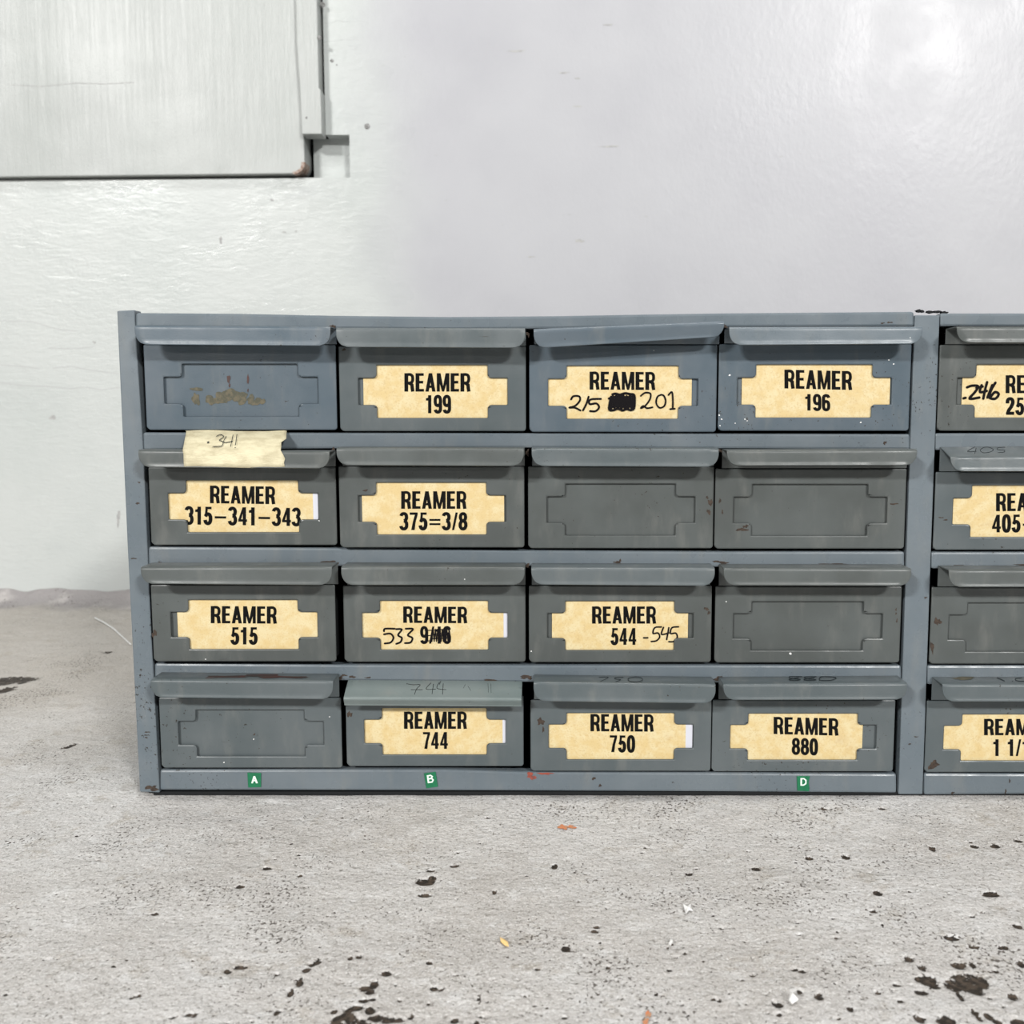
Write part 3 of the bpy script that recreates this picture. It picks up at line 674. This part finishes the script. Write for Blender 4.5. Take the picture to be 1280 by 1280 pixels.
for (r, c), (face, lip, mat, prot, card) in DR.items():
    Yp = -0.0012 - prot
    fx0, fx1, fyt, fyb = face; fm_ = (fx0 + fx1) / 2
    x0, x1 = atY(fx0, (fyt + fyb) / 2, Yp).x, atY(fx1, (fyt + fyb) / 2, Yp).x
    z0, z1 = atY(fm_, fyb, Yp).z, atY(fm_, fyt, Yp).z
    org = Vector(((x0 + x1) / 2, Yp, z0))
    g_ = lambda b, m=0: (*box(*b), m)
    # tray with the holder's backing sheet
    T = 0.001; yb0 = Yp + 0.0034
    V, Fc, MI = join(g_((x0 + .001, x1 - .001, Yp + .0026, Yp + .0033, z0 + .0008, z1 - .001)),
        g_((x0 + .002, x0 + .002 + T, yb0, yb0 + .24, z0 + .001, z1), 1), g_((x1 - .002 - T, x1 - .002, yb0, yb0 + .24, z0 + .001, z1), 1),
        g_((x0 + .0031, x1 - .0031, yb0, yb0 + .24, z0 + .001, z0 + .002), 1), g_((x0 + .0031, x1 - .0031, yb0 + .24, yb0 + .241, z0 + .001, z1), 1))
    dr = mk('drawer', V, Fc, None, cab, org, mats=[mat, M_DARK], fm=MI)
    dr['label'] = ('drawer with a yellow card reading ' + READ[(r, c)]) if (r, c) in READ else BLANK[(r, c)]
    drawers[(r, c)] = dr
    cc = 0.0022
    outer = [(x0 + cc, z0), (x1 - cc * .6, z0), (x1, z0 + cc * .6), (x1, z1), (x0, z1), (x0, z0 + cc)]
    V, Fc = plate_with_hole(outer, cross_hole(x0, x1, z0, 0.94 if r == 4 else 0.97 if r == 3 else 1.0), Yp, 0.0015)
    fp = mk('face_plate', V, Fc, mat, dr, org, bevel=0.0009); fp.modifiers['bevel'].use_clamp_overlap = False
    # stains on the plate
    if RSP.get((r, c)):
        ink('rust_stain', [p for p, _ in spots(RSP[(r, c)], 0)], M_RUST, dr, Vector((0, Yp, 0)), YN, 0.00005, 'brown rusty scuffs')
    # handle
    Yf = Yp - PROT
    hx0 = atY(lip[0], lip[2], Yf).x; hx1 = atY(lip[1], lip[3], Yf).x
    ztl, ztr = atY(lip[0], lip[2], Yf).z, atY(lip[1], lip[3], Yf).z
    hl, hr = ztl - atY(lip[0], lip[4], Yf).z, ztr - atY(lip[1], lip[5], Yf).z
    kw = dict(zbot=z1 + .0004)
    drop = 0.0
    if (r, c) == (4, 2):
        Yf = Yp - 0.0165
        hx0, hx1 = atY(lip[0], lip[2], Yf).x, atY(lip[1], lip[3], Yf).x
        ztl, ztr = atY(lip[0], lip[2], Yf).z, atY(lip[1], lip[3], Yf).z
        drop = 0.0078; ztl += drop; ztr += drop; kw.update(square=True); hl = hr = 0.0068; flare = -0.003
    elif (r, c) == (2, 5): drop = 0.006; ztl += drop * 1.15; ztr += drop * .7; flare = 0.001
    elif (r, c) == (4, 3): flare = 0.0015
    elif (r, c) == (1, 3): flare = -0.002
    else: flare = 0.0004
    V, Fc = hood(hx0, hx1, ztl, ztr, hl, hr, Yf, Yp + .0009, drop=drop, flare=flare, **kw)
    hm = M_PALE if (r, c) == (4, 2) else (M_RAIL if (r, c) in ((1, 4),) else mat if r == 1 else M_MID if (r, c) in ((3,3),(2,3),(4,3)) else mat)
    hd = mk('handle', V, Fc, hm, dr, (org.x, Yp, ztl), smooth=True, angle=60)
    s = hd.modifiers.new('thickness', 'SOLIDIFY'); s.thickness = 0.0011; s.offset = 0
    b = hd.modifiers.new('edge', 'BEVEL'); b.width = 0.00035; b.segments = 2; b.limit_method = 'ANGLE'; b.angle_limit = math.radians(50)
    if (r, c) == (4, 2): hd['label'] = 'bent down pale handle with handwritten 744'
    dr_h = (Yf, Yp, ztl, ztr, drop)
    drawers[(r, c, 'h')] = dr_h
    # card
    if card:
        Yc = Yp + 0.0018
        ca, cb = atY(card[0], 500, Yc).x, atY(card[1], 500, Yc).x
        ca = max(ca, x0 + .0115); cz0, cz1 = z0 + .006, z0 + .0525
        cb = min(cb, x1 - .008)
        parts = [(*box(ca, cb, Yc, Yc + .0004, cz0, cz1), 0)]
        if card[2]: parts.append((*box(cb, min(atY(card[2], 500, Yc).x, x1 - .006), Yc + .0001, Yc + .0005, cz0, cz1), 1))
        V, Fc, MI = join(*parts)
        mk('label_card', V, Fc, None, dr, (ca, Yc, cz0), mats=[M_CARD, M_WHITE], fm=MI)['label'] = 'yellow card'
        polys = []
        for t in TXT[(r, c)]: polys += text_px(*t)
        ink('lettering', polys, M_INK, dr, Vector((0, Yc, 0)), YN, label='black printed ' + ' '.join(t[0] for t in TXT[(r, c)]))
        drawers[(r, c, 'c')] = Yc

def hw(rc_, name, polys, mat=M_PEN, label=None, lift=0.0003):
    ink(name, polys, mat, drawers[rc_], Vector((0, drawers[(*rc_, 'c')], 0)), YN, lift, label)
K = 4.5714
S13 = hand(650, 380, K, [[(292,545),(305,527),(338,528),(342,552),(315,582),(282,592),(312,592),(345,608)], [(392,530),(380,568),(360,608)], [(462,542),(402,546),(398,572),(436,568),(452,590),(432,612),(400,612)]], 2.5)
S13 += hand(650, 380, K, [[(690,525),(715,507),(745,512),(742,545),(715,582),(690,595),(705,582),(725,595),(757,590)], [(808,518),(785,530),(778,565),(795,592),(822,585),(832,555),(822,525),(808,518)], [(848,520),(868,503),(873,550),(872,598)], [(858,600),(884,598)]], 2.15)
zz = [(520 + 128 * (i / 13), (522 if i % 2 else 598) + 5 * math.sin(i * 2.3)) for i in range(14)]
S13 += hand(650, 380, K, [zz, [(508,540),(560,528),(610,532),(652,528)], [(512,562),(580,556),(655,560)], [(510,590),(560,584),(600,588),(655,580)], [(528,516),(548,512),(570,518),(600,510),(630,515),(652,520),(655,560),(650,598),(632,606),(608,600),(585,608),(560,598),(535,606),(510,604),(512,570),(520,530)]], 2.9)
hw((1,3), 'handwriting', S13, label='handwritten 215, a blacked out number and 201')
K2 = 5.817
hw((1,5), 'handwriting', hand(1100, 380, K2, [[(606,686),(622,682)], [(632,606),(668,594),(712,598),(690,640),(650,688),(722,680)], [(738,590),(726,640),(775,632)], [(778,568),(765,615),(750,688)], [(838,572),(805,630),(795,680),(838,688),(862,655),(835,640),(805,672)], [(700,610),(745,600)], [(815,590),(780,680)]], 3.2), label='thick handwritten number')
S32 = hand(400, 690, K, [[(366,452),(372,438),(428,438)], [(366,470),(402,466),(420,488),(405,516),(370,522)], [(436,440),(468,442),(446,474),(468,490),(460,514),(436,524)], [(490,438),(532,440),(502,474),(528,490),(518,516),(486,520)]], 2.3)
S32 += hand(400, 690, K, [[(640 + 105 * (i / 16), 440 if i % 2 else 512) for i in range(17)], [(640,470),(740,462)], [(640,495),(735,490)], [(600,448),(740,440)], [(590,510),(640,505)], [(590,480),(640,475)]], 1.1)
hw((3,2), 'handwriting', S32, label='handwritten 533 and scribble')
hw((3,3), 'handwriting', hand(650, 690, K, [[(706,490),(730,490)], [(808,428),(770,432),(760,465),(788,462),(798,485),(780,506),(750,511)], [(820,430),(808,470),(850,462)], [(850,432),(838,500)], [(905,427),(868,432),(860,465),(890,463),(898,488),(878,510),(850,512)]], 1.95), label='handwritten 545')

# number scrawls on the handles' tops
def on_top(rc_, polys, mat=M_PENCIL, label=None):
    Yf, Yp, zl, zr, drop = drawers[(*rc_, 'h')]
    P0 = Vector((0, Yf, (zl + zr) / 2 - drop)); Nn = Vector((0, -drop, -(Yp - Yf))).normalized()
    ink('handwriting', polys, mat, drawers[rc_], P0, Nn, 0.0009, label)
on_top((4,2), hand(400, 820, K, [[(495,166),(530,172),(572,172),(552,195),(540,226)], [(520,200),(585,200)], [(634,162),(606,196),(660,197)], [(648,168),(640,224)], [(682,158),(668,192),(720,200)], [(704,164),(700,226)], [(690,152),(682,170)]], 0.75), label='handwritten 744')
on_top((4,2), hand(400, 820, K, [[(830,170),(820,190)], [(845,180),(862,205)], [(960,165),(962,215)], [(976,165),(978,218)]], 0.4))
on_top((4,3), hand(650, 820, K, [[(452,128),(505,128),(460,152)], [(590,128),(545,130),(545,138),(575,142),(548,154)], [(660,126),(620,134),(625,150),(665,154),(700,145),(690,130),(660,126)]], 0.65), label='handwritten 750')
on_top((4,4), hand(880, 820, K, [[(560,124),(490,124),(500,134),(550,140),(520,146),(485,140),(540,130)], [(640,124),(575,126),(590,136),(640,142),(600,146),(570,140),(630,130)], [(668,125),(730,126),(755,134),(720,146),(660,144),(668,125)]], 0.8), label='handwritten 880')
on_top((2,5), hand(1100, 540, K2, [[(690,118),(650,140),(640,152),(700,150)], [(700,125),(690,165)], [(755,122),(730,140),(750,160),(800,155),(825,138),(790,120),(755,122)], [(912,120),(860,124),(855,138),(900,142),(905,155),(860,160)]], 0.65), label='handwritten 405')
on_top((4,5), hand(1100, 820, K2, [[(852,165),(880,178),(905,190)], [(1030,166),(990,172),(985,184),(1020,192),(1060,190)], [(962,192),(966,190)]], 0.8), label='handwritten number')
# oxide-red worn tops
def top_patch(rc_, items, mat, label):
    Yf, Yp, zl, zr, drop = drawers[(*rc_, 'h')]
    P0 = Vector((0, Yf, (zl + zr) / 2 - drop)); Nn = Vector((0, -drop, -(Yp - Yf))).normalized()
    ink('rust_stain', [blob2(x, y, a, b, int(x), 20, .35) for x, y, a, b in items], mat, drawers[rc_], P0, Nn, 0.0008, label)
top_patch((4,1), [(280,847,30,1.5),(330,846,24,2.2),(240,848.5,28,1.0),(368,847.5,20,.9)], M_OXB, 'brown red worn paint')
top_patch((4,5), [(1205,849,14,1.8)], M_GLUE, 'brown scuff')
# glue residue and red drips in the empty holder of the first drawer
d11 = drawers[(1,1)]; Pb = Vector((0, -0.0012 + .0026, 0))
ink('glue_residue', [blob2(a, b, rx, ry, i, 20, .3) for i, (a, b, rx, ry) in enumerate([(246,486.5,9,1.8),(245,499,4.5,8),(263,500,6,6),(279,496,8,8),(290,494,9,9),(302,498,8,7),(314,500,5,6),(324,502,7,5),(270,501,10,4)])], M_GLUE, d11, Pb, YN, .00025, 'brown glue residue')
ink('red_drip', [blob2(286, 474, 1.8, 6, 3, 14, .35), blob2(310, 474, 1.2, 6.5, 4, 14, .4), blob2(310, 488, .9, 2, 5), blob2(287, 482, 1.2, 2, 5)], M_OXB, d11, Pb, YN, .00027, 'dark red drips')
# red marks on the bottom rail
ink('red_mark', [blob2(664, 970, 5, 4.2, 2, 18, .5), blob2(682, 967, 8, 1.6, 3, 18, .5)], M_RED, cab, Vector((0, 0, 0)), YN, .0001, 'red paint smear under the 744 and 750 drawers')
# scuffs on rails, gap corners
ink('scuff', [blob2(a, b, rx, ry, int(a), 16, .5) for a, b, rx, ry in [(772,703,4,1.8),(775,701,1.5,2),(1106,553.5,2,2.2),(412,702,8,1.2),(598,706,10,.8),(620,706,6,.7),(612,850,9,1),(440,846,4,1.6),(430,844,3,1.5),(742,973,2,2),(750,982,1.5,2),(1112,403,3,1),(1103,404,2,1),
  (1262,976,.8,3),(1257,989,1,3),(1191,991,2,1.5),(897,702,6,1.3),(905,704,6,1.6),(655,847,5,1.5),(200,703,2,1),(460,847,3,1),(1040,705,14,1),(1200,707,8,.9),(1280,706,12,.8)]], M_RUST, cab, Vector((0, 0, 0)), YN, .0001)
ink('scuff', [blob2(a, b, rx, ry, int(a), 16, .5) for a, b, rx, ry in [(250,448,2,3),(248,462,1,2),(174,603,2,.8),(172,629,2,1.5),(167,698,3,.9),(184,915,3,.8),(190,985,7,3.5),(183,922,1.5,1),(1145,921,2,.8),(1137,930,1.5,1),(1157,747,2,1)] if not 200 < a < 300], M_RUST, cab, Vector((0, -.001, 0)), YN, .0001)

for rc_, pts_ in {(1,4): [(912,469,1.3),(899,519,1),(902,524,1),(931,524,.9),(934,526,.7),(1111,450,.9),(1117,455,1),(1076,528,1),(919,529,.8),(900,532,.8)], (3,4): [(988,817,1.6)], (3,2): [], (3,3): [(664,814,.9)], (3,1): [(257,824,.8)], (4,1): [(317,924,.8),(280,953,.9),(412,896,.9)], (2,1): [(399,651,.8)]}.items():
    if pts_: ink('paint_fleck', [blob2(a, b, r_, r_ * .8, int(a), 8, .3) for a, b, r_ in pts_], M_CHIP, drawers[rc_], Vector((0, -0.0012 - DR[rc_][3], 0)), YN, .0001, 'tiny white flecks')
ink('scuff', [blob2(a, b, rx, ry, int(a), 16, .6) for a, b, rx, ry in [(416,408,3,2.5),(417,563,3,3),(659,566,3,3),(903,564,4,3),(419,706,5,2),(659,707,4,2),(904,706,6,2.5),(423,848,4,3),(660,846,5,2.5),(898,848,5,3),(660,418,2,3),(906,408,3,2)]], M_RUST, cab, Vector((0, .0, 0)), YN, .0001)
# masking tape bridging rail and handle of the second-row first drawer
d21 = drawers[(2,1)]; Yf = drawers[(2,1,'h')][0]
zA = atY(290, 538.5, 0).z; zB = atY(290, 563, Yf - .001).z; zCl = atY(240, 584, Yf - .001).z
prof = []
for t in (0, .12): prof.append((-.0006, zA - .002 * t))
y0_, z0_ = -.0008, zA - .0015
for t in [k / 5 for k in range(1, 6)]: prof.append((y0_ + (Yf - .0009 - y0_) * t, z0_ + (zB - z0_) * t + .0007 * math.sin(math.pi * t)))
for t in [k / 4 for k in range(1, 5)]: prof.append((Yf - .0010 - .0004 * t, zB + (zCl - zB) * t))
V, Fc = [], []; n = 24; rr = random.Random(5)
xa0, xa1 = atY(232, 545, 0).x, atY(357, 545, 0).x; xb0, xb1 = atY(230.5, 575, Yf).x, atY(355, 575, Yf).x
for j, (y, z) in enumerate(prof):
    t = j / (len(prof) - 1); l_ = xa0 + (xb0 - xa0) * min(1, t * 1.5); r_ = xa1 + (xb1 - xa1) * min(1, t * 1.5) + rr.uniform(-.0016, .0012) - (.0025 if j in (4, 5) else 0)
    for i in range(n + 1):
        s = i / n; V.append((l_ + (r_ - l_) * s, y - .0002 * math.sin(9 * s + j), z + .0005 * math.sin(7 * s) * (1 if t in (0, 1) else .3)))
for j in range(len(prof) - 1):
    for i in range(n): a = j * (n + 1) + i; Fc.append([a, a + 1, a + n + 2, a + n + 1])
tp = mk('masking_tape', V, Fc, M_TAPE, d21, (xa0, 0, zA), smooth=True); tp['label'] = 'strip of cream masking tape marked .341'
s = tp.modifiers.new('t', 'SOLIDIFY'); s.thickness = .00025; s.offset = 0
P0 = Vector((0, -.0008, zA - .0015)); tdir = Vector((0, Yf - .0009 + .0008, zB - zA + .0015)).normalized(); Nn = Vector((0, -tdir.z, tdir.y)); Nn = Nn if Nn.y > 0 else -Nn
ink('handwriting', hand(140, 380, K, [[(546,798),(556,796),(552,804),(546,798)], [(598,766),(622,755),(640,768),(615,788),(636,796),(628,820),(578,824)], [(655,766),(640,800),(690,794)], [(694,758),(680,824)], [(716,756),(708,815)], [(704,830),(709,832)]], 0.8), M_PENCIL, d21, P0, Nn, .0014, 'handwritten .341')

# green embossed letter tags on the bottom rail
def tagplate(pts, letter_polys, lab):
    c = [atY(x, y, -.0001) for x, y in pts]
    V, Fc = prism([v - YN * .0006 for v in c], .0006)
    t = mk('letter_tag', V, Fc, M_GREEN, cab, c[0], bevel=.0001); t['label'] = lab
    ink('lettering', letter_polys, M_LETW, t, Vector((0, -.0007, 0)), YN, .0001)
tagplate([(310.5,984),(326.5,983.5),(326.5,966),(309.5,965.5)], [[(314,979),(316.3,979),(319,970),(316.9,970)], [(322.5,979),(320,979),(316.9,970),(319,970)], [(315.5,974.9),(321,974.9),(321,976.5),(315.5,976.5)]], 'small green tag with white letter A')
def rotp(ps, cx, cy, a):
    c_, s_ = math.cos(a), math.sin(a); return [[(cx + (x - cx) * c_ - (y - cy) * s_, cy + (x - cx) * s_ + (y - cy) * c_) for x, y in p] for p in ps]
Bp = [[(534,968.5),(536,968.5),(536,978.5),(534,978.5)]] + stroke2([(535,969.3),(539,969.3),(540.6,971),(539,973),(535,973)], 1.6) + stroke2([(535,973.2),(539.6,973.2),(541.2,975.3),(539.6,977.6),(535,977.6)], 1.7)
tagplate([(533,985),(547.5,983),(544.5,964.5),(530,966.5)], rotp(Bp, 538, 973, -.13), 'small green tag with white letter B')
Dp = [[(1000.5,972.5),(1002.5,972.5),(1002.5,982),(1000.5,982)]] + stroke2([(1001,973.3),(1005,973.3),(1007.4,975.5),(1007.2,979.5),(1004.5,981.3),(1001,981.3)], 1.6)
tagplate([(996.5,988),(1011,988.7),(1011.5,984),(1010.5,978),(1012,970),(996,969.8)], Dp, 'small green tag with white letter D')

# ------------------------------------------------------------------ loose flakes and stains on the floor
def flake(pts, mat, lab, h=0.0012, grp=None, name='paint_flake'):
    P = [atZ(x, y, 0.0012) for x, y in pts]; c = sum(P, Vector()) / len(P); rr = random.Random(int(pts[0][0]))
    n = len(P); V = [p + Vector((0, 0, rr.uniform(0, h))) for p in P] + [c + Vector((0, 0, h * 1.2))]
    V2 = [v - Vector((0, 0, .0004)) for v in V]
    Fc = [[i, (i + 1) % n, n] for i in range(n)] + [[n + 1 + (i + 1) % n, n + 1 + i, 2 * n + 1] for i in range(n)] + [[i, (i + 1) % n, n + 1 + (i + 1) % n, n + 1 + i] for i in range(n)]
    o = mk(name, V + V2, Fc, mat, None, (c.x, c.y, 0.0)); tag(o, lab, 'paint flake', grp)
ink('paint_line', [stroke2([(118, 772), (130, 778), (142, 786), (164, 806)], 1.6)[k] for k in range(3)], M_CHIP, floor, Vector((0, 0, 0.0008)), Vector((0, 0, -1)), 0.0002, 'thin pale line on the floor')
G = 'loose paint flakes on the floor'
flake([(854,1132),(859,1133),(863,1131),(864,1136),(866,1139),(861,1139),(857,1144),(856,1138)], M_CHIP, 'ragged white paint flake lying on the floor below the 750 drawer', grp=G)
flake([(838,1174),(841,1175),(841,1179),(838,1184),(836,1181),(837,1177)], M_CHIP, 'tiny narrow white paint flake in front of the larger ragged one', grp=G)
flake([(988,1245),(992,1246),(998,1253),(990,1256),(986,1252)], M_CHIP, 'pointed white paint flake beside a dark pit near the lower edge', 0.003, grp=G)
flake([(625,1174),(630,1174),(635,1179),(636,1183),(631,1182),(626,1178)], M_YCHIP, 'small yellow paint flake on the floor', grp=G)
ink('rust_stain', [blob2(703, 1034, 5, 3.2, 1, 18, .45), blob2(715, 1034, 4.5, 2, 2, 18, .45), blob2(709, 1034, 4, 1.2, 7), blob2(810, 1268, 3.5, 4, 4, 16, .5), blob2(807, 1277, 4, 4, 5, 16, .5)], M_OXR, floor, Vector((0, 0, 0.0006)), Vector((0, 0, -1)), 0.0002, 'orange rust stain')

for o in list(bpy.data.objects):
    if o.name.split('.')[0] in ('scuff', 'rust_stain', 'red_drip', 'red_mark', 'glue_residue', 'hairline_crack', 'paint_fleck') and o.parent: o['kind'] = 'stuff'
